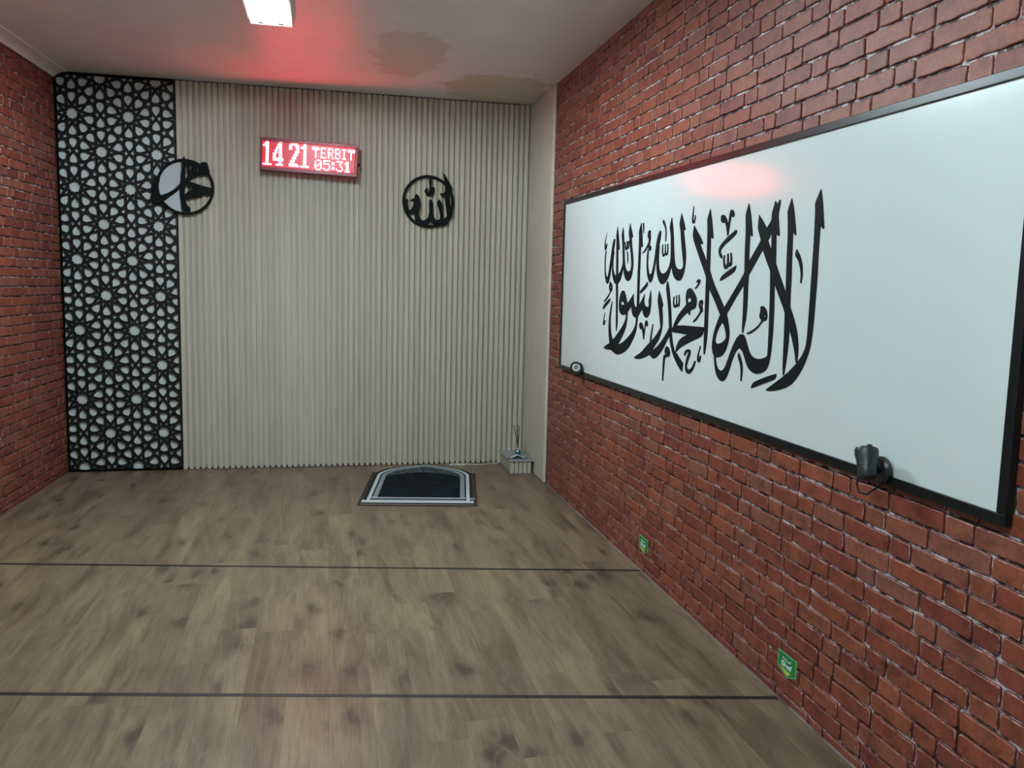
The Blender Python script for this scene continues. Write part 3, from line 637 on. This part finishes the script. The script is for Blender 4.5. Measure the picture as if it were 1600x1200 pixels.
for x in (XR - .016, XR - .0005):
    for y, k in ((BY0+.01,0),(BY1-.01,0),(BY1-.01,1),(BY0+.01,1)): vs.append(BL(x, y, edge(y)[k] + (.01 if k == 0 else -.01)))
mb.add(vs, [(0,1,2,3),(7,6,5,4),(0,4,5,1),(1,5,6,2),(2,6,7,3),(3,7,4,0)]); mb.build('panel', BOARD, bd)
FRM = mat('board_frame', (.006,.008,.009), .32, spec=.28)
def bar(y0, z0, y1, z1, dy, dz, name):
    mb = MB(); vs = []
    for x in (XR - .024, XR - .0002):
        vs += [BL(x,y0,z0), BL(x,y1,z1), BL(x,y1+dy,z1+dz), BL(x,y0+dy,z0+dz)]
    mb.add(vs, [(0,1,2,3),(7,6,5,4),(0,4,5,1),(1,5,6,2),(2,6,7,3),(3,7,4,0)]); return mb.build(name, FRM, bd, bevel=.002)
e0, e1 = edge(BY0), edge(BY1)
bar(BY0, e0[0], BY1, e1[0], 0, .030, 'frame_bar'); bar(BY0, e0[1]-.027, BY1, e1[1]-.027, 0, .027, 'frame_bar')
bar(BY0, e0[0]+.030, BY0, e0[1]-.027, .030, 0, 'frame_bar'); bar(BY1-.030, e1[0]+.030, BY1-.030, e1[1]-.027, .030, 0, 'frame_bar')
mb = MB()
for i, s in enumerate(TRACE_B):
    loops = [parse(q) for q in s.split('|')]
    mb.prism(smooth_poly(loops[0]), lambda a, b, h: BL(XR - h, a, b), .0158, .0186 + .00002*i, loops[1:])
o = mb.build('calligraphy', mat('vinyl_black', (.004,.007,.008), .65, spec=.12), bd)

# ------------------------------------------------------------------ two small spotlights on the lower frame of the board
SPOT = mat('spot_black', (.012,.016,.018), .42, spec=.5)
LENS = mat('spot_lens', (.22,.26,.27), .25); LRIM = mat('spot_rim', (.75,.80,.80), .3)
def spotlight(label, base, aim, R, Ln, off, lens_visible, wire):
    t = thing('spotlight', label, 'spotlight', base)
    mb = MB(); mb.lathe([(.030,0),(.041,.001),(.042,.012),(.036,.020),(.012,.022)], (0,0,0), (-1,0,0), 40); mb.build('wall_base', SPOT, t, True)
    a = Vector(aim).normalized(); c = Vector(off)
    mb = MB(); mb.tube([(-.018,0,0), (-.04, c.y*.45, c.z*.4), tuple(c)], [.010,.009,.010], 12); mb.lathe([(.012,-.012),(.012,.012)], c, (0,1,0), 16); mb.build('swivel_arm', SPOT, t, True)
    mb = MB(); o = c - a*(Ln*.42)
    mb.lathe([(R*.45,-.004),(R*.66,.0),(R*.78,.006),(R*.80,Ln*.30),(R*.88,Ln*.62),(R*1.0,Ln*.78),(R*1.02,Ln*.95),(R*.97,Ln),(R*.86,Ln),(R*.66,Ln-.004),(R*.64,Ln-.012)], o, a, 40)
    mb.lathe([(R*.86,Ln*.40),(R*.86,Ln*.43)], o, a, 40)
    u = Vector((0,0,1)) if abs(a.z) < .7 else Vector((-.35,-1,0)); u = (u - a*u.dot(a)).normalized()
    k = o + a*Ln + u*R*.8; mb.box(tuple(k - Vector((.005,.005,.006))), tuple(k + Vector((.005,.005,.006))))
    mb.build('lamp_head', SPOT, t, True)
    mb = MB(); mb.lathe([(R*.66,Ln-.012),(R*.67,Ln-.002),(R*.46,Ln-.001),(R*.44,Ln-.010)], o, a, 32); b = mb.build('lens_rim', LRIM, t, True); b['label'] = 'pale ring round the lens'
    mb = MB(); mb.lathe([(R*.46,Ln-.012),(R*.44,Ln-.006),(R*.22,Ln-.003),(.001,Ln-.002)], o, a, 32); b = mb.build('lens', LENS, t, True); b['label'] = 'grey glass lens'
    if wire:
        mb = MB(); mb.tube([(c.x-.012,c.y+.02,c.z-.03),(c.x-.013,c.y+.022,c.z-.06),(c.x-.008,c.y+.014,c.z-.082),(c.x+.005,c.y-.002,c.z-.085),(-.02,-.02,c.z-.06),(-.012,-.014,-.036)], .0032, 8); mb.build('wire', SPOT, t, True)
    return t
spotlight('black spotlight on the lower board frame, its head pointing up, nearer the viewer', (XR-.024, 2.140, .983), (.22,.42,.88), .033, .090, (-.078,-.028,.020), False, True)
spotlight('black spotlight with pale ringed lens at the far lower corner of the board', (XR-.024, 5.205, .973), (-.12,-1,.05), .037, .078, (-.042,-.004,.014), True, False)

# ------------------------------------------------------------------ green stickers on the brick wall
GRN = mat('sticker_green', (.010,.195,.060), .35); LGR = mat('sticker_rim', (.16,.62,.22), .35); YEL = mat('sticker_lime', (.45,.58,.06), .35); WHT = mat('sticker_white', (.75,.9,.85), .4)
def sticker(label, y, z):
    t = thing('wall_sticker', label, 'sticker', (XR - .0005, y, z), group='green row marker stickers on the brick wall')
    f = lambda a, b, h: (-h, -a, b)      # a grows towards the viewer
    pent = [(-.062,.045),(.062,.045),(.062,-.018),(.002,-.042),(-.062,-.018)]
    sc_ = lambda k, q=pent: [(x*k, (y_-.002)*k+.002) for x, y_ in q]
    mb = MB(); mb.prism(pent, f, 0, .0015); mb.build('rim', LGR, t)['label'] = 'light green rim'
    mb = MB(); mb.prism(sc_(.93), f, .0014, .0018); mb.build('face', GRN, t)
    mb = MB(); mb.prism([(-.050,-.012),(.030,-.016),(.002,-.034)], f, .0017, .0021); mb.build('arrow', YEL, t)['label'] = 'lime arrow tip'
    cu = bpy.data.curves.new('word', 'FONT'); cu.body = 'Shaf'; cu.size = .047; cu.extrude = .0002; cu.offset = .0009; cu.align_x = 'CENTER'
    tmp = bpy.data.objects.new('tmp', cu); col.objects.link(tmp); bpy.context.view_layer.update()
    me = bpy.data.meshes.new_from_object(tmp.evaluated_get(bpy.context.evaluated_depsgraph_get())); bpy.data.objects.remove(tmp); bpy.data.curves.remove(cu)
    for v in me.vertices: v.co = Vector(f(v.co.x*.88 - .003, v.co.y*.60 - .006, .0021 + v.co.z))
    me.materials.clear(); me.materials.append(WHT); o = bpy.data.objects.new('word', me); col.objects.link(o); o.parent = t
    mb = MB(); mb.tube([f(*p, .0020) for p in [(-.030,.028),(-.022,.0225),(-.008,.0225),(.006,.0205),(.018,.0205),(.026,.024),(.022,.029),(.017,.026)]], .0012, 6); mb.tube([f(-.004+.002*k, .029+.0005*k, .0020) for k in range(3)], .0010, 6)
    mb.build('arabic_word', WHT, t)
    return t
sticker('green Shaf sticker on the lower brick wall by the farther floor line', 4.052, .144)
sticker('green Shaf sticker on the lower brick wall by the nearer floor line', 2.618, .1395)

# ------------------------------------------------------------------ row lines on the floor
TAPE = speckled('black_tape', (.010,.009,.008), (.02,.018,.016), 30, .5)
def tape(label, ya, yb, wd):
    o_y = (ya+yb)/2; xa, xb = xleft(ya) + .002, XR - .009; mb = MB()
    ya_, yb_ = ya - o_y, yb - o_y; vs = []
    for z in (.0002, .0012): vs += [(xa,ya_-wd/2,z),(xb,yb_-wd/2,z),(xb,yb_+wd/2,z),(xa,ya_+wd/2,z)]
    mb.add(vs, [(0,3,2,1),(4,5,6,7),(0,1,5,4),(1,2,6,5),(2,3,7,6),(3,0,4,7)])
    o = mb.build('floor_tape', TAPE, loc=(0, o_y, 0)); return tag(o, label, 'floor tape', 'black row lines on the wood floor')
tape('black tape line across the wood floor, farther one nearer the prayer rug', 4.734, 4.071, .022)
tape('black tape line across the wood floor, nearer one towards the viewer', 3.340, 2.658, .022)

# ------------------------------------------------------------------ prayer mat and rug
RO, RA = (.5915, 5.532, 0), math.radians(-9)
MATC = mat('mat_brown', (.085,.066,.045), .85); g = G(MATC); n_ = g.noise(g.coord(), 260, 3)
g.color(g.ramp(n_, [(.3,(.14,.11,.075)),(.7,(.20,.16,.11))])); g.bump(n_, .4, .002)
MATB = mat('mat_border', (.035,.026,.016), .85); g = G(MATB); g.bump(g.noise(g.coord(), 300, 2), .4, .002)
mt = tag(bpy.data.objects.new('floor_mat', None), 'thin brown floor mat with dark edge lying under the prayer rug', 'mat'); col.objects.link(mt); mt.location = RO; mt.rotation_euler = (0,0,RA)
P3 = lambda a, b, h: (a, b, h)
mb = MB(); mb.prism([(-.41,0),(.41,0),(.41,1.0),(-.41,1.0)], P3, .0005, .004); mb.build('woven_field', MATC, mt)
mb = MB(); mb.prism([(-.41,0),(.41,0),(.41,1.0),(-.41,1.0)], P3, .0006, .0048, [[(-.383,.014),(.383,.014),(.383,.978),(-.383,.978)]]); mb.build('border', MATB, mt)
def fuzz(name, c0, c1, sc_, lo=.35, hi=.65, rough=.9):
    M = mat(name, c0, rough, spec=.08); g = G(M); n_ = g.noise(g.coord(), sc_, 4, .65); g.color(g.ramp(n_, [(lo, c0), (hi, c1)])); g.bump(g.noise(g.coord(), 420, 2), .5, .003); return M
RUGD = fuzz('rug_black', (.003,.005,.008), (.008,.013,.018), 9)
RUGE = fuzz('rug_edge', (.010,.015,.016), (.030,.036,.034), 60)
RUGW = fuzz('rug_white', (.46,.53,.56), (.62,.69,.71), 60)
RUGL = fuzz('rug_lace', (.16,.20,.22), (.34,.39,.41), 75, .42, .58)
RUGP = fuzz('rug_lace_dark', (.022,.032,.040), (.14,.17,.19), 45, .45, .62)
ARC = [(1,0),(.985,.10),(.95,.21),(.90,.32),(.84,.42),(.78,.51),(.69,.59),(.60,.66),(.51,.725),(.43,.78),(.33,.835),(.22,.89),(.11,.95),(0,1)]
def arch(hw, y0, ys, yt):
    right = [(hw*u, ys + (yt-ys)*v) for u, v in ARC]
    return [(-hw, y0), (hw, y0)] + right + [(-x, y) for x, y in right[:-1]][::-1]
rg = thing('prayer_rug', 'arched black prayer rug with white borders on the floor before the slatted wall', 'rug', RO, (0,0,RA))
def bx4(hw, y0, y1): return [(-hw,y0),(hw,y0),(hw,y1),(-hw,y1)]
LAY = [(arch(.380,.040,.93,1.292), RUGE, 'edge_binding'), (arch(.357,.046,.90,1.268), RUGW, 'outer_white_band'), (arch(.333,.115,.885,1.238), RUGE, 'dark_stripe'),
       (arch(.321,.120,.875,1.220), RUGL, 'lace_band'), (arch(.290,.186,.85,1.185), RUGP, 'lace_arch'), (arch(.286,.186,.79,.985), RUGD, 'black_field')]
z = .0045
for i, (p, M, nm) in enumerate(LAY):
    mb = MB(); mb.prism(p, P3, .0040 if i == 0 else z - .0012, z + .0055); mb.build(nm, M, rg); z += .0006
mb = MB(); mb.prism(bx4(.384,.044,.100), P3, .008, z + .0062); mb.prism(bx4(.335,.160,.176), P3, .008, z + .0062); mb.build('near_white_band', RUGW, rg)
mb = MB(); mb.prism(bx4(.335,.104,.112), P3, .008, z + .0066); mb.prism(bx4(.333,.134,.146), P3, .008, z + .0066); mb.build('near_dark_stripe', RUGE, rg)
mb = MB(); mb.prism([(.352,.150),(.392,.156),(.392,.172),(.352,.166)], P3, .008, z + .0068); mb.build('label_tab', RUGW, rg)

# ------------------------------------------------------------------ little plinth box, diffuser, folded card, cable
px = thing('plinth_box', 'low box with grey top and slatted front in the far right corner', 'box', (1.525, 6.63, 0))
BX = lambda x, y, z: (x-1.525, y-6.63, z)
mb = MB(); mb.box(BX(1.436, 6.434, .004), BX(1.596, YB-.0135, .100)); mb.build('body', speckled('box_side', (.36,.34,.26), (.42,.40,.31), 6, .5), px)
mb = MB(); x = 1.432
while x < 1.600:
    x2 = min(x + .027, 1.602); mb.box(BX(x, 6.418, .002), BX(x2, 6.436, .099)); x += .0355
mb.build('slatted_front', WPC, px)
mb = MB(); mb.box(BX(1.424, 6.408, .099), BX(1.620, YB-.0135, .107)); mb.build('top_board', speckled('box_top', (.27,.28,.31), (.33,.34,.36), 12, .45), px, bevel=.002)['label'] = 'pale grey top board'
TEAL = mat('teal_glass', (.03,.30,.28), .08); TEAL.node_tree.nodes['Principled BSDF'].inputs['Transmission Weight'].default_value = .55
df = thing('reed_diffuser', 'small teal glass reed diffuser bottle standing on the grey box top', 'diffuser', (1.532, 6.60, .1075))
mb = MB(); mb.lathe([(.021,0),(.024,.003),(.024,.040),(.020,.047),(.012,.051)], (0,0,0), seg=8); mb.build('bottle', TEAL, df)
mb = MB(); mb.lathe([(.012,.049),(.0125,.066),(.0095,.068),(.0085,.052)], (0,0,0), seg=20); mb.build('neck', mat('neck_glass', (.35,.50,.47), .15), df, True)
for tx, ty in ((-.040,.004),(-.004,.012),(.011,.006)):
    mb = MB(); mb.tube([(0 - tx*.22, 0, .045), (tx, ty, .258)], .0032, 8); mb.build('reed', mat('reed_wood', (.035,.032,.022), .8), df)
fc = thing('folded_card', 'small tented white card lying in front of the teal diffuser', 'card', (1.505, 6.50, .1073))
mb = MB(); f2 = lambda a, b, h: (a, h, b)
mb.prism([(-.052,.004),(0,.028),(.056,.003),(.060,.006),(.001,.035),(-.056,.008)], f2, -.012, .022); mb.build('card_top', mat('card_white', (.50,.60,.58), .5), fc)
mb = MB(); mb.prism([(-.050,.0008),(0,.026),(.054,.0008),(.030,.0008),(0,.012),(-.028,.0008)], f2, -.010, .020); mb.build('card_underside', mat('card_dark', (.008,.009,.011), .6), fc)['label'] = 'dark underside'
DISC = mat('disc_grey', (.05,.05,.06), .5)
for x in (-.070, .072):
    mb = MB(); mb.lathe([(.001,.0),(.019,.0),(.019,.003),(.001,.003)], (x,0,0), seg=20); mb.build('foot_disc', DISC, fc, True)
mb = MB(); cp = []
for i in range(41):
    t = i/40; x = .985 + .447*t; y = 6.795 + .020*t + .016*math.sin(t*9.5) - .03*math.sin(math.pi*min(1, max(0, (t-.45)/.55))); z = .0045 + .012*max(0, t-.93)/.07
    cp.append((x, y, z))
mb.tube(cp, .0042, 8); cp2 = [(.990 + .012*i, 6.778 + .014*math.sin(i*.55) , .0045) for i in range(12)]; mb.tube(cp2, .0042, 8)
tag(mb.build('power_cable', mat('cable_white', (.62,.62,.58), .4), smooth=True), 'white cable snaking along the floor at the foot of the slatted wall', 'cable')

# ------------------------------------------------------------------ ceiling lamps
HOUSE = speckled('lamp_housing', (.70,.72,.72), (.74,.76,.76), 8, .35)
REFL = mat('lamp_reflector', (.86,.88,.88), .3)
def ceiling_lamp(label, x, y0, y1, power):
    TUBEM = mat('lamp_tube', (.9,.9,.9), .4, emit=TUBE_COL, estr=power)
    t = thing('ceiling_lamp', label, 'ceiling lamp', (x, (y0+y1)/2, ZC)); hl = (y1-y0)/2; hw = .116; dp = .080
    mb = MB()
    def ringbox(hw0, hl0, z0, hw1, hl1, z1, th):
        o0 = [(-hw0,-hl0,z0),(hw0,-hl0,z0),(hw0,hl0,z0),(-hw0,hl0,z0)]; o1 = [(-hw1,-hl1,z1),(hw1,-hl1,z1),(hw1,hl1,z1),(-hw1,hl1,z1)]
        i0 = [(-hw0+th,-hl0+th,z0),(hw0-th,-hl0+th,z0),(hw0-th,hl0-th,z0),(-hw0+th,hl0-th,z0)]; i1 = [(-hw1+th,-hl1+th,z1),(hw1-th,-hl1+th,z1),(hw1-th,hl1-th,z1),(-hw1+th,hl1-th,z1)]
        fs = []
        for a in range(4):
            b = (a+1) % 4; fs += [(a,b,4+b,4+a), (8+b,8+a,12+a,12+b), (a,8+a,8+b,b), (4+a,4+b,12+b,12+a)]
        mb.add(o0+o1+i0+i1, fs)
    ringbox(hw, hl, -dp, hw+.016, hl+.012, -.0005, .008)
    mb.build('housing', HOUSE, t)
    mb = MB()
    # reflector tray: two troughs
    prof = [(-hw+.009,-.074),(-hw+.02,-.030),(-.075,-.022),(-.030,-.022),(-.012,-.060),(.012,-.060),(.030,-.022),(.075,-.022),(hw-.02,-.030),(hw-.009,-.074)]
    vs = [(a, s*(hl-.010), b) for s in (-1,1) for a, b in prof]; n = len(prof)
    mb.add(vs, [(i, i+1, n+i+1, n+i) for i in range(n-1)])
    for s in (-1, 1): mb.add([(-hw+.009, s*(hl-.0095), -.074), (hw-.009, s*(hl-.0095), -.074), (hw-.02, s*(hl-.0095), -.022), (-hw+.02, s*(hl-.0095), -.022)], [(0,1,2,3)])
    mb.build('reflector', REFL, t)
    for sx in (-.055, .055):
        mb = MB(); mb.lathe([(.013,-hl+.075),(.0145,-hl+.08),(.0145,hl-.08),(.013,hl-.075)], (sx,0,-.072), (0,1,0), 16); mb.build('tube', TUBEM, t, True)
        for s in (-1, 1):
            mb = MB(); c = s*(hl-.055); mb.box((sx-.014, c-.018, -.086), (sx+.014, c+.016, -.022)); mb.build('socket', mat('socket_grey', (.06,.09,.09), .5), t)
    return t
ceiling_lamp('bright white ceiling lamp box in front of the slatted wall', -.303, 3.75, 4.985, TUBE)
ceiling_lamp('added unseen white ceiling lamp box over the viewer, evening out the light', -.303, .30, 1.535, TUBE_FILL)  # second lamp out of view, added to light the room evenly
